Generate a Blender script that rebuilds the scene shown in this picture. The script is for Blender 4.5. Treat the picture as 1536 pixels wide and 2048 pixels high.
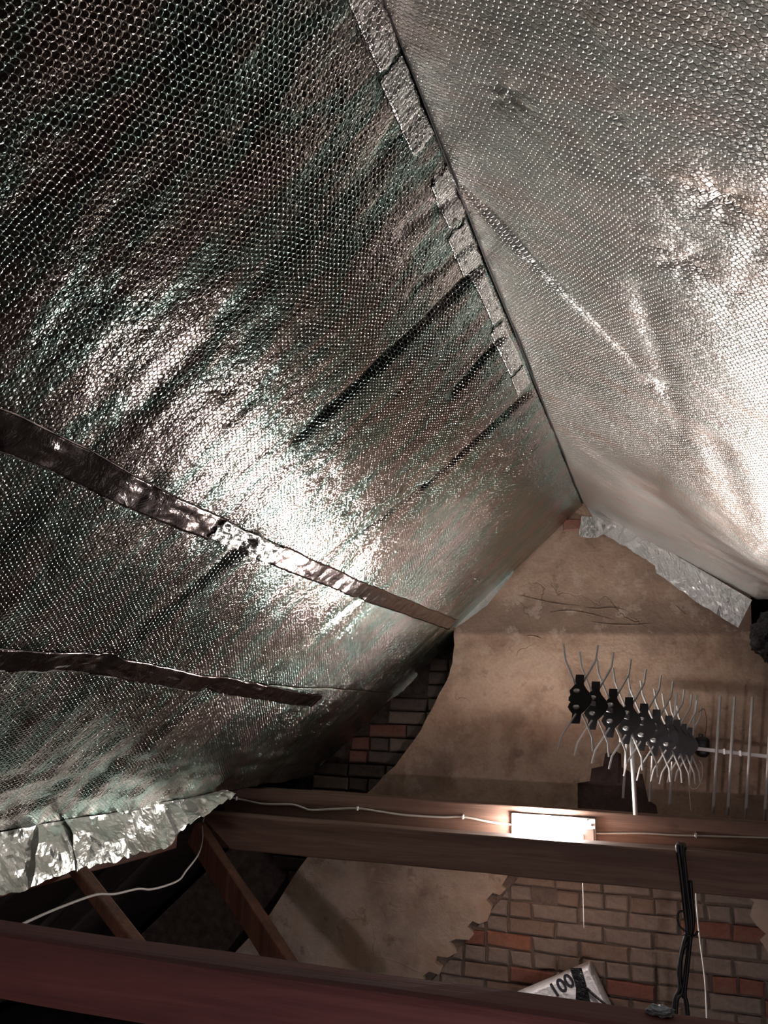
import bpy, bmesh, math, random
from mathutils import Vector, Matrix, noise, geometry
from math import sin, cos, tan, pi, radians, sqrt, exp, hypot, atan2

random.seed(7)
for o in list(bpy.data.objects): bpy.data.objects.remove(o)
C = bpy.context.scene.collection
sc = bpy.context.scene
H = 1.75                       # eye height of the camera above the attic floor

# ------------------------------------------------------------------ camera, world, exposure
YAW, PITCH, ROLL, F = radians(18.75), radians(13.0), radians(1.75), 1650.0
fw = Vector((-sin(YAW)*cos(PITCH), cos(YAW)*cos(PITCH), sin(PITCH)))
r0 = Vector((cos(YAW), sin(YAW), 0)); u0 = r0.cross(fw)
rt = r0*cos(ROLL) + u0*sin(ROLL); up = -r0*sin(ROLL) + u0*cos(ROLL)
EYE = Vector((0, 0, H))
cam = bpy.data.cameras.new('camera'); co = bpy.data.objects.new('camera', cam); C.objects.link(co)
m = Matrix((rt, up, -fw)).transposed().to_4x4(); m.translation = EYE
co.matrix_world = m
cam.sensor_fit = 'VERTICAL'; cam.sensor_height = 36.0; cam.sensor_width = 27.0
cam.lens = F/2048*36.0; cam.clip_start = 0.02
sc.camera = co

w = bpy.data.worlds.new('world'); sc.world = w; w.use_nodes = True
w.node_tree.nodes['Background'].inputs[0].default_value = (0.9, 0.85, 0.9, 1)
w.node_tree.nodes['Background'].inputs[1].default_value = 0.0
sc.view_settings.view_transform = 'Standard'; sc.view_settings.look = 'None'
sc.view_settings.gamma = 1.0; sc.view_settings.use_curve_mapping = False
sc.view_settings.exposure = 0.0
LAMP = 278.0                   # strength of the glowing diffuser on the tie beam
LAMP_FILL = 240.0                   # strength of the added fill lamp, unseen behind the camera

def at(px, py, Y):             # the point where the line of sight through a pixel meets the plane y = Y
    d = fw + rt*((px-768)/F) + up*((1024-py)/F)
    return EYE + d*(Y/d.y)
def on_plane(px, py, p, n):
    d = fw + rt*((px-768)/F) + up*((1024-py)/F)
    return EYE + d*((p-EYE).dot(n)/d.dot(n))

# ------------------------------------------------------------------ materials
MATS = {}
class NT:
    def __init__(s, name):
        s.m = bpy.data.materials.new(name); s.m.use_nodes = True; s.t = s.m.node_tree
        s.b = s.t.nodes['Principled BSDF']; MATS[name] = s.m
    def n(s, kind, **kw):
        nd = s.t.nodes.new(kind)
        for k, v in kw.items():
            if k.startswith('i_'):
                nd.inputs[k[2:].replace('_', ' ')].default_value = v
            else: setattr(nd, k, v)
        return nd
    def l(s, a, b): s.t.links.new(a, b)
    def math(s, op, a, b=None, c=None):
        nd = s.t.nodes.new('ShaderNodeMath'); nd.operation = op
        for i, v in enumerate((a, b, c)):
            if v is None: continue
            if isinstance(v, (int, float)): nd.inputs[i].default_value = v
            else: s.l(v, nd.inputs[i])
        return nd.outputs[0]
    def noise(s, vec, scale, detail=3, rough=.5, dist=0):
        nd = s.t.nodes.new('ShaderNodeTexNoise')
        nd.inputs['Scale'].default_value = scale; nd.inputs['Detail'].default_value = detail
        nd.inputs['Roughness'].default_value = rough; nd.inputs['Distortion'].default_value = dist
        if vec is not None: s.l(vec, nd.inputs['Vector'])
        return nd
    def ramp(s, fac, stops, interp='LINEAR'):
        nd = s.t.nodes.new('ShaderNodeValToRGB'); cr = nd.color_ramp; cr.interpolation = interp
        while len(cr.elements) < len(stops): cr.elements.new(.5)
        for e, (p, c) in zip(cr.elements, stops):
            e.position = p; e.color = (*c, 1) if len(c) == 3 else c
        s.l(fac, nd.inputs[0]); return nd.outputs[0]
    def mix(s, fac, a, b, mode='MIX'):
        nd = s.t.nodes.new('ShaderNodeMix'); nd.data_type = 'RGBA'; nd.blend_type = mode
        for i, v in ((0, fac), (6, a), (7, b)):
            if isinstance(v, (int, float)): nd.inputs[i].default_value = v
            elif isinstance(v, tuple): nd.inputs[i].default_value = (*v, 1)
            else: s.l(v, nd.inputs[i])
        return nd.outputs[2]
    def bump(s, height, dist, strength=1, normal=None):
        nd = s.t.nodes.new('ShaderNodeBump'); nd.inputs['Distance'].default_value = dist
        nd.inputs['Strength'].default_value = strength; s.l(height, nd.inputs['Height'])
        if normal is not None: s.l(normal, nd.inputs['Normal'])
        return nd.outputs[0]
    def mapping(s, vec, scale=(1, 1, 1), rot=(0, 0, 0)):
        nd = s.t.nodes.new('ShaderNodeMapping'); nd.inputs['Scale'].default_value = scale
        nd.inputs['Rotation'].default_value = rot; s.l(vec, nd.inputs[0]); return nd.outputs[0]

def foil_material(name, pitch, tints, rough, bumpd, seed=0, crinkle=0.0015, wob=.0075):
    s = NT(name)
    uv = s.n('ShaderNodeUVMap').outputs[0]
    # hexagonal bubbles: two interleaved rectangular grids, nearest centre
    dn = s.noise(uv, 14, 2)
    off = s.t.nodes.new('ShaderNodeVectorMath'); off.operation = 'SUBTRACT'; s.l(dn.outputs[1], off.inputs[0]); off.inputs[1].default_value = (.5, .5, .5)
    of2 = s.t.nodes.new('ShaderNodeVectorMath'); of2.operation = 'SCALE'; s.l(off.outputs[0], of2.inputs[0]); of2.inputs['Scale'].default_value = wob*2
    uvd = s.t.nodes.new('ShaderNodeVectorMath'); uvd.operation = 'ADD'; s.l(uv, uvd.inputs[0]); s.l(of2.outputs[0], uvd.inputs[1])
    sep = s.n('ShaderNodeSeparateXYZ'); s.l(uvd.outputs[0], sep.inputs[0])
    a = s.math('DIVIDE', sep.outputs[0], pitch); b = s.math('DIVIDE', sep.outputs[1], pitch*sqrt(3))
    def cell(a, b, o):
        fa = s.math('SUBTRACT', s.math('FRACT', s.math('ADD', a, o+100)), .5)
        fb = s.math('MULTIPLY', s.math('SUBTRACT', s.math('FRACT', s.math('ADD', b, o+100)), .5), sqrt(3))
        return s.math('SQRT', s.math('ADD', s.math('MULTIPLY', fa, fa), s.math('MULTIPLY', fb, fb)))
    d = s.math('MINIMUM', cell(a, b, 0), cell(a, b, .5))
    # each bubble is inflated by its own amount
    vr = s.noise(uv, 75, 2)
    mr = s.n('ShaderNodeMapRange', interpolation_type='SMOOTHSTEP'); s.l(d, mr.inputs[0])
    mr.inputs[1].default_value = .56; mr.inputs[2].default_value = .37; mr.inputs[3].default_value = 0; mr.inputs[4].default_value = 1
    hgt = s.math('MULTIPLY', mr.outputs[0], s.math('ADD', s.math('MULTIPLY', vr.outputs[0], 2.2), -.2))
    n1 = s.bump(hgt, bumpd)
    fine = s.noise(uv, 130, 3, .6)
    n2 = s.bump(fine.outputs[0], crinkle, 1, n1)
    dash = s.noise(s.mapping(uv, (70, 230, 1)), 1.0, 2, .6)
    n2 = s.bump(dash.outputs[0], .0007, 1, n2)
    # long creases running down the slope
    st = s.noise(s.mapping(uv, (3, 26, 1)), 1.0, 3, .6)
    n3 = s.bump(st.outputs[0], .0038, .6, n2)
    s.l(n3, s.b.inputs['Normal'])
    cn = s.noise(s.mapping(uv, (1.3, 3.4, 1)), 1.6, 3, .6)
    s.l(s.ramp(cn.outputs[0], tints), s.b.inputs['Base Color'])  # patchy tints put coloured reflections and film iridescence into the base colour
    rn = s.noise(uv, 3.0, 2)
    rr = s.n('ShaderNodeMapRange'); s.l(rn.outputs[0], rr.inputs[0]); rr.inputs[3].default_value = rough*.8; rr.inputs[4].default_value = rough*1.25
    s.l(rr.outputs[0], s.b.inputs['Roughness'])
    s.b.inputs['Metallic'].default_value = 1
    return s.m
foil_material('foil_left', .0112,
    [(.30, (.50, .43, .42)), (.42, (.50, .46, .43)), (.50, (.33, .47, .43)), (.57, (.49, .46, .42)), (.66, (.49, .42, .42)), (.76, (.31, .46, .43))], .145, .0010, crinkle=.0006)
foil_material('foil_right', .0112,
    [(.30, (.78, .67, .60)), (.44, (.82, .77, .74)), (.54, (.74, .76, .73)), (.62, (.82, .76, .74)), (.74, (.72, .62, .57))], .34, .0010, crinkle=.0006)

def tape_material(name, col, rough, bd, scale=24):
    s = NT(name); tc = s.n('ShaderNodeTexCoord').outputs['Object']
    n = s.noise(tc, scale, 5, .65, .8); n0 = s.noise(tc, scale*5, 3, .6, .4)
    nn = s.bump(n.outputs[0], bd); nn = s.bump(n0.outputs[0], bd*.15, 1, nn)
    s.l(nn, s.b.inputs['Normal'])
    s.b.inputs['Base Color'].default_value = (*col, 1); s.b.inputs['Metallic'].default_value = 1
    s.b.inputs['Roughness'].default_value = rough; return s.m
tape_material('tape_dark', (.27, .23, .225), .15, .003, 14)
tape_material('tape_bright', (.86, .88, .85), .26, .008, 22)
tape_material('tape_eave', (.70, .73, .69), .36, .006, 9)
tape_material('tape_soft', (.86, .88, .87), .33, .008, 34)
foil_material('tape_bubble', .0112, [(.3, (.84, .80, .80)), (.6, (.86, .88, .85))], .24, .0011, crinkle=.0010)

def wood_material(name, c1, c2, rough=.7, axis='X'):
    s = NT(name); tc = s.n('ShaderNodeTexCoord').outputs['Object']
    sc_ = {'X': (1.2, 22, 22), 'Y': (22, 1.2, 22), 'Z': (22, 22, 1.2)}[axis]
    g = s.noise(s.mapping(tc, sc_), 1.5, 6, .65, .6)
    g2 = s.noise(s.mapping(tc, tuple(x*.35 for x in sc_)), 1.0, 3, .5)
    col = s.ramp(g.outputs[0], [(.3, c1), (.52, tuple((a+b)/2 for a, b in zip(c1, c2))), (.72, c2)])
    col = s.mix(s.ramp(g2.outputs[0], [(.4, (0, 0, 0)), (.7, (.7, .7, .7))]), col, tuple(x*.5 for x in c1))
    s.l(col, s.b.inputs['Base Color'])
    fg = s.noise(s.mapping(tc, tuple(x*5 for x in sc_)), 1, 3)
    nn = s.bump(g.outputs[0], .004, .8); nn = s.bump(fg.outputs[0], .001, .8, nn)
    s.l(nn, s.b.inputs['Normal']); s.b.inputs['Roughness'].default_value = rough
    return s.m
wood_material('wood_tie', (.15, .085, .062), (.32, .205, .155))
wood_material('wood_red', (.13, .042, .042), (.26, .10, .09))
wood_material('wood_strut', (.13, .05, .03), (.26, .12, .075), axis='Z')
wood_material('wood_purlin', (.14, .05, .03), (.25, .10, .065), axis='Y')
wood_material('wood_dark', (.035, .025, .025), (.07, .05, .045), .85, 'Y')

def rough_material(name, stops, scale, bd, rough=.95, fine=60, cracks=False, stain=None):
    s = NT(name); tc = s.n('ShaderNodeTexCoord').outputs['Object']
    n = s.noise(tc, scale, 6, .6, .3)
    col = s.ramp(n.outputs[0], stops)
    n2 = s.noise(tc, fine, 4, .6)
    col = s.mix(.35, col, s.ramp(n2.outputs[0], [(.3, (.55, .5, .47)), (.6, (1, 1, 1))]), 'MULTIPLY')
    hh = s.math('ADD', s.math('MULTIPLY', n.outputs[0], 1.0), s.math('MULTIPLY', n2.outputs[0], .18))
    if cracks:
        dn = s.noise(tc, 5, 4)
        vm = s.t.nodes.new('ShaderNodeVectorMath'); vm.operation = 'MULTIPLY_ADD'
        s.l(dn.outputs[1], vm.inputs[0]); vm.inputs[1].default_value = (.35, .35, .35); s.l(tc, vm.inputs[2])
        vo = s.n('ShaderNodeTexVoronoi', feature='DISTANCE_TO_EDGE'); vo.inputs['Scale'].default_value = 3.2
        s.l(vm.outputs[0], vo.inputs['Vector'])
        cr = s.n('ShaderNodeMapRange'); s.l(vo.outputs[0], cr.inputs[0]); cr.inputs[1].default_value = 0; cr.inputs[2].default_value = .016
        msk = s.noise(tc, 2.3, 2); ms = s.n('ShaderNodeMapRange'); s.l(msk.outputs[0], ms.inputs[0]); ms.inputs[1].default_value = .55; ms.inputs[2].default_value = .64
        cf = s.math('MULTIPLY', s.math('SUBTRACT', 1, cr.outputs[0]), ms.outputs[0])
        col = s.mix(s.math('MULTIPLY', cf, .4), col, (.14, .10, .07))
        hh = s.math('SUBTRACT', hh, s.math('MULTIPLY', cf, .25))
    if stain:
        col = stain(s, tc, col)
    s.l(col, s.b.inputs['Base Color']); s.l(s.bump(hh, bd), s.b.inputs['Normal'])
    s.b.inputs['Roughness'].default_value = rough; s.b.inputs['Specular IOR Level'].default_value = .2
    return s.m
def plaster_stain(s, tc, col):
    sep = s.n('ShaderNodeSeparateXYZ'); s.l(tc, sep.inputs[0])
    z = sep.outputs[2]; x = sep.outputs[0]
    wob = s.noise(tc, 3.5, 5, .6)
    # dark brown band with a straight lower edge
    za, zb = at(1200, 1268, 4.35).z, at(1200, 1195, 4.35).z
    lo = s.n('ShaderNodeMapRange'); s.l(z, lo.inputs[0]); lo.inputs[1].default_value = za-.012; lo.inputs[2].default_value = za+.012
    hi = s.n('ShaderNodeMapRange', interpolation_type='SMOOTHSTEP'); s.l(s.math('ADD', z, s.math('MULTIPLY', wob.outputs[0], .16)), hi.inputs[0])
    hi.inputs[1].default_value = zb+.13; hi.inputs[2].default_value = zb+.03
    f = s.math('MULTIPLY', lo.outputs[0], hi.outputs[0])
    col = s.mix(s.math('MULTIPLY', f, .62), col, (.09, .06, .05))
    # paler, pinker coat below the band; older grey-brown above and low down
    up_ = s.n('ShaderNodeMapRange'); s.l(z, up_.inputs[0]); up_.inputs[1].default_value = za; up_.inputs[2].default_value = za+.05
    col = s.mix(s.math('MULTIPLY', up_.outputs[0], .35), col, (.33, .24, .18))
    lw = s.n('ShaderNodeMapRange'); s.l(z, lw.inputs[0]); lw.inputs[1].default_value = H-.50; lw.inputs[2].default_value = H-.75
    col = s.mix(s.math('MULTIPLY', lw.outputs[0], .8), col, s.ramp(wob.outputs[0], [(.35, (.50, .43, .34)), (.5, (.70, .64, .54)), (.65, (.58, .47, .34))]))
    # soot and damp patches
    n = s.noise(tc, 2.6, 4, .6)
    col = s.mix(s.ramp(n.outputs[0], [(.50, (0, 0, 0)), (.64, (.5, .5, .5))]), col, (.17, .12, .10))
    n3 = s.noise(tc, 9, 5, .65)
    col = s.mix(s.ramp(n3.outputs[0], [(.56, (0, 0, 0)), (.62, (.35, .35, .35))]), col, (.62, .50, .41))
    col = s.mix(s.ramp(n3.outputs[0], [(.32, (.5, .5, .5)), (.40, (0, 0, 0))]), col, (.20, .13, .10))
    return col
rough_material('plaster', [(.32, (.40, .27, .20)), (.47, (.55, .39, .29)), (.6, (.62, .46, .35)), (.72, (.46, .30, .22))], 5, .014, cracks=True, stain=plaster_stain)
rough_material('mortar', [(.3, (.08, .06, .055)), (.7, (.17, .14, .12))], 20, .01)
rough_material('dark_brown', [(.3, (.11, .08, .075)), (.7, (.18, .12, .11))], 20, .01)
rough_material('mortar_pale', [(.3, (.20, .165, .145)), (.7, (.31, .27, .23))], 20, .01)
rough_material('brick_grey', [(.3, (.30, .25, .22)), (.5, (.38, .34, .30)), (.7, (.34, .27, .23))], 9, .008)
rough_material('brick_brown', [(.3, (.28, .21, .17)), (.5, (.34, .27, .22)), (.7, (.36, .31, .27))], 9, .008)
rough_material('brick_dirty', [(.3, (.14, .11, .10)), (.5, (.20, .165, .15)), (.7, (.24, .17, .14))], 9, .008)
rough_material('brick_red', [(.3, (.27, .12, .095)), (.5, (.34, .17, .13)), (.7, (.30, .20, .17))], 9, .008)
rough_material('brick_orange', [(.3, (.38, .18, .12)), (.5, (.44, .23, .16)), (.7, (.38, .24, .18))], 9, .008)
rough_material('attic_floor', [(.3, (.022, .018, .017)), (.7, (.045, .038, .035))], 6, .02)

def plain(name, col, rough=.5, metal=0, emit=None, strength=0, bump=0, spec=.5):
    s = NT(name); s.b.inputs['Base Color'].default_value = (*col, 1)
    s.b.inputs['Roughness'].default_value = rough; s.b.inputs['Metallic'].default_value = metal
    s.b.inputs['Specular IOR Level'].default_value = spec
    tc = s.n('ShaderNodeTexCoord').outputs['Object']
    n = s.noise(tc, 40, 3)
    s.l(s.mix(.25, col, s.ramp(n.outputs[0], [(.3, tuple(x*.6 for x in col)), (.7, col)])), s.b.inputs['Base Color'])
    if bump: s.l(s.bump(s.noise(tc, 30, 4, .6).outputs[0], bump), s.b.inputs['Normal'])
    if emit:
        s.b.inputs['Emission Color'].default_value = (*emit, 1); s.b.inputs['Emission Strength'].default_value = strength
    return s.m
plain('aluminium', (.84, .83, .82), .35, .75)
plain('aluminium_dull', (.74, .72, .70), .45, .3)
plain('rod_grey', (.86, .84, .82), .38, .35)
plain('black_plastic', (.012, .011, .013), .4)
plain('black_rubber', (.015, .012, .014), .45)
plain('black_film', (.012, .012, .014), .22, 0, bump=.02)
plain('cable_grey', (.62, .58, .54), .55)
plain('cable_white', (.82, .78, .72), .5)
plain('lamp_white', (.82, .80, .78), .4)
plain('lamp_cap', (.55, .50, .50), .5)
plain('diffuser', (.9, .9, .88), .4, emit=(1.0, .93, .885), strength=LAMP)
plain('diffuser_fill', (.9, .9, .88), .4, emit=(1.0, .84, .86), strength=LAMP_FILL)
plain('sack_white', (.66, .64, .65), .55, bump=.01)
plain('print_black', (.02, .02, .03), .6)
plain('scrap_blue', (.42, .50, .55), .35, bump=.02)
plain('screw', (.35, .3, .28), .4, 1)

# ------------------------------------------------------------------ mesh helpers
def obj(name, bm, mat, parent=None, smooth=False, **props):
    me = bpy.data.meshes.new(name)
    if isinstance(bm, bmesh.types.BMesh):
        bmesh.ops.recalc_face_normals(bm, faces=bm.faces)
        bm.to_mesh(me); bm.free()
    else:
        me.from_pydata(*bm)
    if smooth:
        for p in me.polygons: p.use_smooth = True
    me.materials.append(MATS[mat])
    o = bpy.data.objects.new(name, me); C.objects.link(o)
    if parent is not None: put_under(o, parent)
    for k, v in props.items(): o[k] = v
    return o
def put_under(o, parent):
    o.parent = parent
    o.matrix_parent_inverse = world_of(parent).inverted()
def world_of(o):
    return Matrix.Translation(o.location) @ o.rotation_euler.to_matrix().to_4x4()
def thing(name, loc, label, cat, group=None):
    o = bpy.data.objects.new(name, None); C.objects.link(o); o.location = loc
    o.empty_display_size = .05
    return tag(o, label, cat, group)
def tag(o, label=None, cat=None, group=None):
    if label: o['label'] = label
    if cat: o['category'] = cat
    if group: o['group'] = group
    return o
def structure(o, label=None):
    o['kind'] = 'structure'
    if label: o['label'] = label
    return o

def box_bm(x0, x1, y0, y1, z0, z1, bevel=0, seg=1, bm=None):
    bm = bm or bmesh.new()
    r = bmesh.ops.create_cube(bm, size=1)
    for v in r['verts']:
        v.co = Vector((x0+(v.co.x+.5)*(x1-x0), y0+(v.co.y+.5)*(y1-y0), z0+(v.co.z+.5)*(z1-z0)))
    if bevel:
        es = {e for v in r['verts'] for e in v.link_edges}
        bmesh.ops.bevel(bm, geom=list(es), offset=bevel, segments=seg, affect='EDGES', profile=.5)
    return bm
def timber_bm(a, b, wy, hz, bevel=.006, warp=.003, n=24, upv=Vector((0, 0, 1))):
    """a sawn timber from a to b, section wy (across) by hz (along upv), edges worn and slightly crooked"""
    d = (b-a); L = d.length; d.normalize(); s = d.cross(upv).normalized(); u = s.cross(d).normalized()
    prof = []
    hw, hh = wy/2, hz/2
    for cx, cy, a0 in ((hw-bevel, hh-bevel, 0), (-hw+bevel, hh-bevel, 90), (-hw+bevel, -hh+bevel, 180), (hw-bevel, -hh+bevel, 270)):
        for k in range(3):
            t = radians(a0+45*k); prof.append((cx+bevel*cos(t), cy+bevel*sin(t)))
    bm = bmesh.new(); rings = []
    for i in range(n+1):
        t = i/n; c = a+d*(L*t); ring = []
        for j, (px, py) in enumerate(prof):
            q = c+s*px+u*py
            k = noise.noise_vector(Vector((t*L*3, j//3*7.1, a.y*5)))*warp
            ring.append(bm.verts.new(q+k))
        rings.append(ring)
    for i in range(n):
        for j in range(12):
            bm.faces.new((rings[i][j], rings[i][(j+1) % 12], rings[i+1][(j+1) % 12], rings[i+1][j]))
    bm.faces.new(rings[0][::-1]); bm.faces.new(rings[-1])
    return bm
def smooth_path(pts, n=6):
    out = []; P = [pts[0]]+list(pts)+[pts[-1]]
    for i in range(1, len(P)-2):
        p0, p1, p2, p3 = P[i-1:i+3]
        for k in range(n):
            t = k/n
            out.append(.5*((2*p1)+(p2-p0)*t+(2*p0-5*p1+4*p2-p3)*t*t+(3*p1-p0-3*p2+p3)*t**3))
    out.append(P[-2]); return out
def tube_bm(pts, r, sides=8, bm=None, taper=None):
    bm = bm or bmesh.new(); rings = []; prev = None
    for i, p in enumerate(pts):
        d = (pts[min(i+1, len(pts)-1)]-pts[max(i-1, 0)]).normalized()
        if prev is None:
            prev = d.orthogonal().normalized()
        s = (prev-d*prev.dot(d)).normalized(); prev = s; u = d.cross(s)
        rr = r*(taper[i] if taper else 1)
        rings.append([bm.verts.new(p+(s*cos(2*pi*k/sides)+u*sin(2*pi*k/sides))*rr) for k in range(sides)])
    for i in range(len(rings)-1):
        for k in range(sides):
            bm.faces.new((rings[i][k], rings[i][(k+1) % sides], rings[i+1][(k+1) % sides], rings[i+1][k]))
    bm.faces.new(rings[0][::-1]); bm.faces.new(rings[-1]); return bm
def prism_bm(loops, depth_vec, bm=None):
    """polygon (outer loop, holes) extruded along depth_vec"""
    bm = bm or bmesh.new()
    allv = [v for lp in loops for v in lp]
    tris = geometry.tessellate_polygon(loops)
    A = [bm.verts.new(v) for v in allv]; B = [bm.verts.new(v+depth_vec) for v in allv]
    for t in tris:
        try:
            bm.faces.new([A[i] for i in t]); bm.faces.new([B[i] for i in reversed(t)])
        except ValueError: pass
    k = 0
    for lp in loops:
        n = len(lp)
        for i in range(n):
            bm.faces.new((A[k+i], A[k+(i+1) % n], B[k+(i+1) % n], B[k+i]))
        k += n
    return bm

# ------------------------------------------------------------------ the roof planes
AP = Vector((-.365, 0, 1.051+H))
DL = (Vector((-1.05, 0, .405+H))-AP).normalized()
DR = (Vector((.4206, 0, .5555+H))-AP).normalized()
NL = Vector((-DL.z, 0, DL.x)); NL = NL if NL.z < 0 else -NL     # both point into the attic
NR = Vector((-DR.z, 0, DR.x)); NR = NR if NR.z < 0 else -NR
Y_END = 4.335

def seg_d(s, y, a):
    x0, y0, x1, y1 = a; dx, dy = x1-x0, y1-y0
    t = ((s-x0)*dx+(y-y0)*dy)/(dx*dx+dy*dy); t = min(1, max(0, t))
    qx, qy = x0+dx*t, y0+dy*t
    side = ((y-y0)*dx-(s-x0)*dy)/hypot(dx, dy)
    return hypot(s-qx, y-qy), side, t
FOLDS = [-.3, .34, .785, 1.235, 1.765, 2.17, 2.60, 3.02, 3.45, 3.9, 4.6]
GROOVES = [((.03, 1.80, .62, 1.745), .018, .020), ((.05, 2.16, .25, 2.19), .016, .018), ((.05, 2.63, .5, 2.56), .020, .020),
           ((.5, 2.56, .9, 2.40), .015, .008), ((.0, 1.50, .14, 1.44), .02, .016), ((.02, 1.68, .2, 1.63), .014, .012),
           ((.95, 1.95, 1.42, 1.84), .035, .020), ((1.0, 2.9, 1.5, 2.75), .04, .012), ((1.5, 2.5, 2.0, 2.35), .05, .02)]
DIMPLES = [(.628, 1.39), (.629, .995), (1.156, 1.387), (.908, 1.46), (.285, .967), (1.388, 1.832), (.70, 2.28), (.35, 1.95), (.1, 1.22), (.66, 2.0)]
def hL(s, y):
    h = 0
    for a, b in zip(FOLDS, FOLDS[1:]):
        if a <= y < b:
            t = (y-a)/(b-a); A = .005+.004*noise.noise(Vector((s*1.3, a*3, 2)))
            if b < 1.8: A *= 1.35
            pk = .16 if b < 1.8 else .4
            h += A*(sin(pi/2*t/pk) if t < pk else cos(pi/2*(t-pk)/(1-pk)))
    for g, wd, dp in GROOVES:
        d, side, t = seg_d(s, y, g)
        if d < wd*3: h -= dp*exp(-(d/wd)**2)*(1-.5*t)
    for ds, dy in DIMPLES:
        d = hypot(s-ds, y-dy)
        if d < .12:
            an = atan2(y-dy, s-ds)
            h -= (.004+.0025*sin(an*5+ds*9))*exp(-(d/.03)**2)
    h += .011*noise.noise(Vector((s*1.6, y*2.4, 5)))+.0035*noise.noise(Vector((s*6, y*14, 9)))+.0015*noise.noise(Vector((s*22, y*34, 3)))
    if s > 1.75: h += .012*noise.noise(Vector((s*16, y*4, 1)))*(min(1, (s-1.75)/.15))
    e = min(1, s/.10)
    return h*(.35+.65*e)
GR_R = [((.02, 1.47, .40, 2.03), .018, .010), ((.33, .80, .40, 1.08), .010, 0.0060), ((.40, 1.08, .50, 1.32), .012, 0.0036),
        ((.66, 1.05, .60, 1.5), .02, 0.0027), ((.52, 1.32, .62, 1.62), .03, 0.0036), ((.30, 1.1, .42, 1.35), .02, 0.0045),
        ((.42, 1.6, .52, 2.4), .03, 0.0075), ((.62, 2.3, .82, 2.9), .06, 0.0110), ((.72, 2.9, .98, 3.5), .05, 0.0075)]
DIM_R = [(.56, 1.2), (.50, 1.42), (.20, 1.12), (.45, 2.1)]
def hR(s, y):
    h = 0
    for g, wd, dp in GR_R:
        d, side, t = seg_d(s, y, g)
        if d < wd*3: h -= dp*exp(-(d/wd)**2)*(1-.6*t)
    yb = 1.46+1.45*s                                  # the diagonal lap: the far sheet hangs lower
    if s < .45:
        k = 1/(1+exp(-(y-yb)/.008)); h += .012*k*(1-s/.45)*exp(-max(0, y-yb)/.25)
    for ds, dy in DIM_R:
        d = hypot(s-ds, y-dy)
        if d < .15:
            an = atan2(y-dy, s-ds); h -= (.005+.003*sin(an*6))*exp(-(d/.05)**2)
    # the quilt hangs out of true lower down the slope
    h += .075*exp(-((y-2.95)/.50)**2)*min(1, max(0, (s-.45)/.4))
    h += .017*noise.noise(Vector((s*1.9, y*1.5, 15)))+.006*noise.noise(Vector((s*5, y*6, 19)))+.0012*noise.noise(Vector((s*25, y*25, 3)))
    if y > 3.2: h += .01*noise.noise(Vector((s*3, y*3, 31)))
    return h*min(1, .25+s/.12)
def LP(s, y, off=0): return AP+DL*s+Vector((0, y, 0))+NL*(.0+hL(s, y)+off)
def RP(s, y, off=0): return AP+DR*s+Vector((0, y, 0))+NR*(.0+hR(s, y)+off)

def sheet(name, P, s_rng, y_rng, step, mat, edge=None, thick=None):
    """a quilt of foil bubble insulation, gridded in (distance down the slope, distance along the ridge)"""
    (s0, s1), (y0, y1) = s_rng, y_rng
    ns, ny = max(2, int((s1-s0)/step)), max(2, int((y1-y0)/step))
    vs = []; uv = []
    for i in range(ns+1):
        for j in range(ny+1):
            s = s0+(s1-s0)*i/ns; y = y0+(y1-y0)*j/ny
            if edge: s, y = edge(s, y, i/ns, j/ny)
            vs.append(P(s, y)); uv.append((s, y))
    fs = [(i*(ny+1)+j, i*(ny+1)+j+1, (i+1)*(ny+1)+j+1, (i+1)*(ny+1)+j) for i in range(ns) for j in range(ny)]
    me = bpy.data.meshes.new(name); me.from_pydata(vs, [], fs)
    ul = me.uv_layers.new(name='UVMap')
    idx = [0]*len(me.loops); me.loops.foreach_get('vertex_index', idx)
    flat = [c for i in idx for c in uv[i]]
    ul.data.foreach_set('uv', flat)
    me.polygons.foreach_set('use_smooth', [True]*len(me.polygons))
    me.materials.append(MATS[mat]); me.update()
    o = bpy.data.objects.new(name, me); C.objects.link(o)
    sm = o.modifiers.new('thickness', 'SOLIDIFY'); sm.thickness = .004; sm.offset = 0
    return o

# ------------------------------------------------------------------ room shell
structure(obj('floor', box_bm(-3.6, 4.6, -2.6, 4.9, -.12, 0), 'attic_floor'), 'dark boarded attic floor')
def slope_deck(name, D, N, s1):
    bm = bmesh.new(); q = []
    for off in (-.14, -.20):
        for s, y in ((-.02, -2.6), (s1, -2.6), (s1, 4.9), (-.02, 4.9)):
            q.append(bm.verts.new(AP+D*s+N*off+Vector((0, y, 0))))
    for f in ((0, 1, 2, 3), (7, 6, 5, 4), (0, 4, 5, 1), (1, 5, 6, 2), (2, 6, 7, 3), (3, 7, 4, 0)): bm.faces.new([q[i] for i in f])
    return structure(obj(name, bm, 'wood_dark'), 'dark roof boarding behind the foil')
slope_deck('ceiling', DL, NL, 4.0); slope_deck('ceiling', DR, NR, 5.2)
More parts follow.
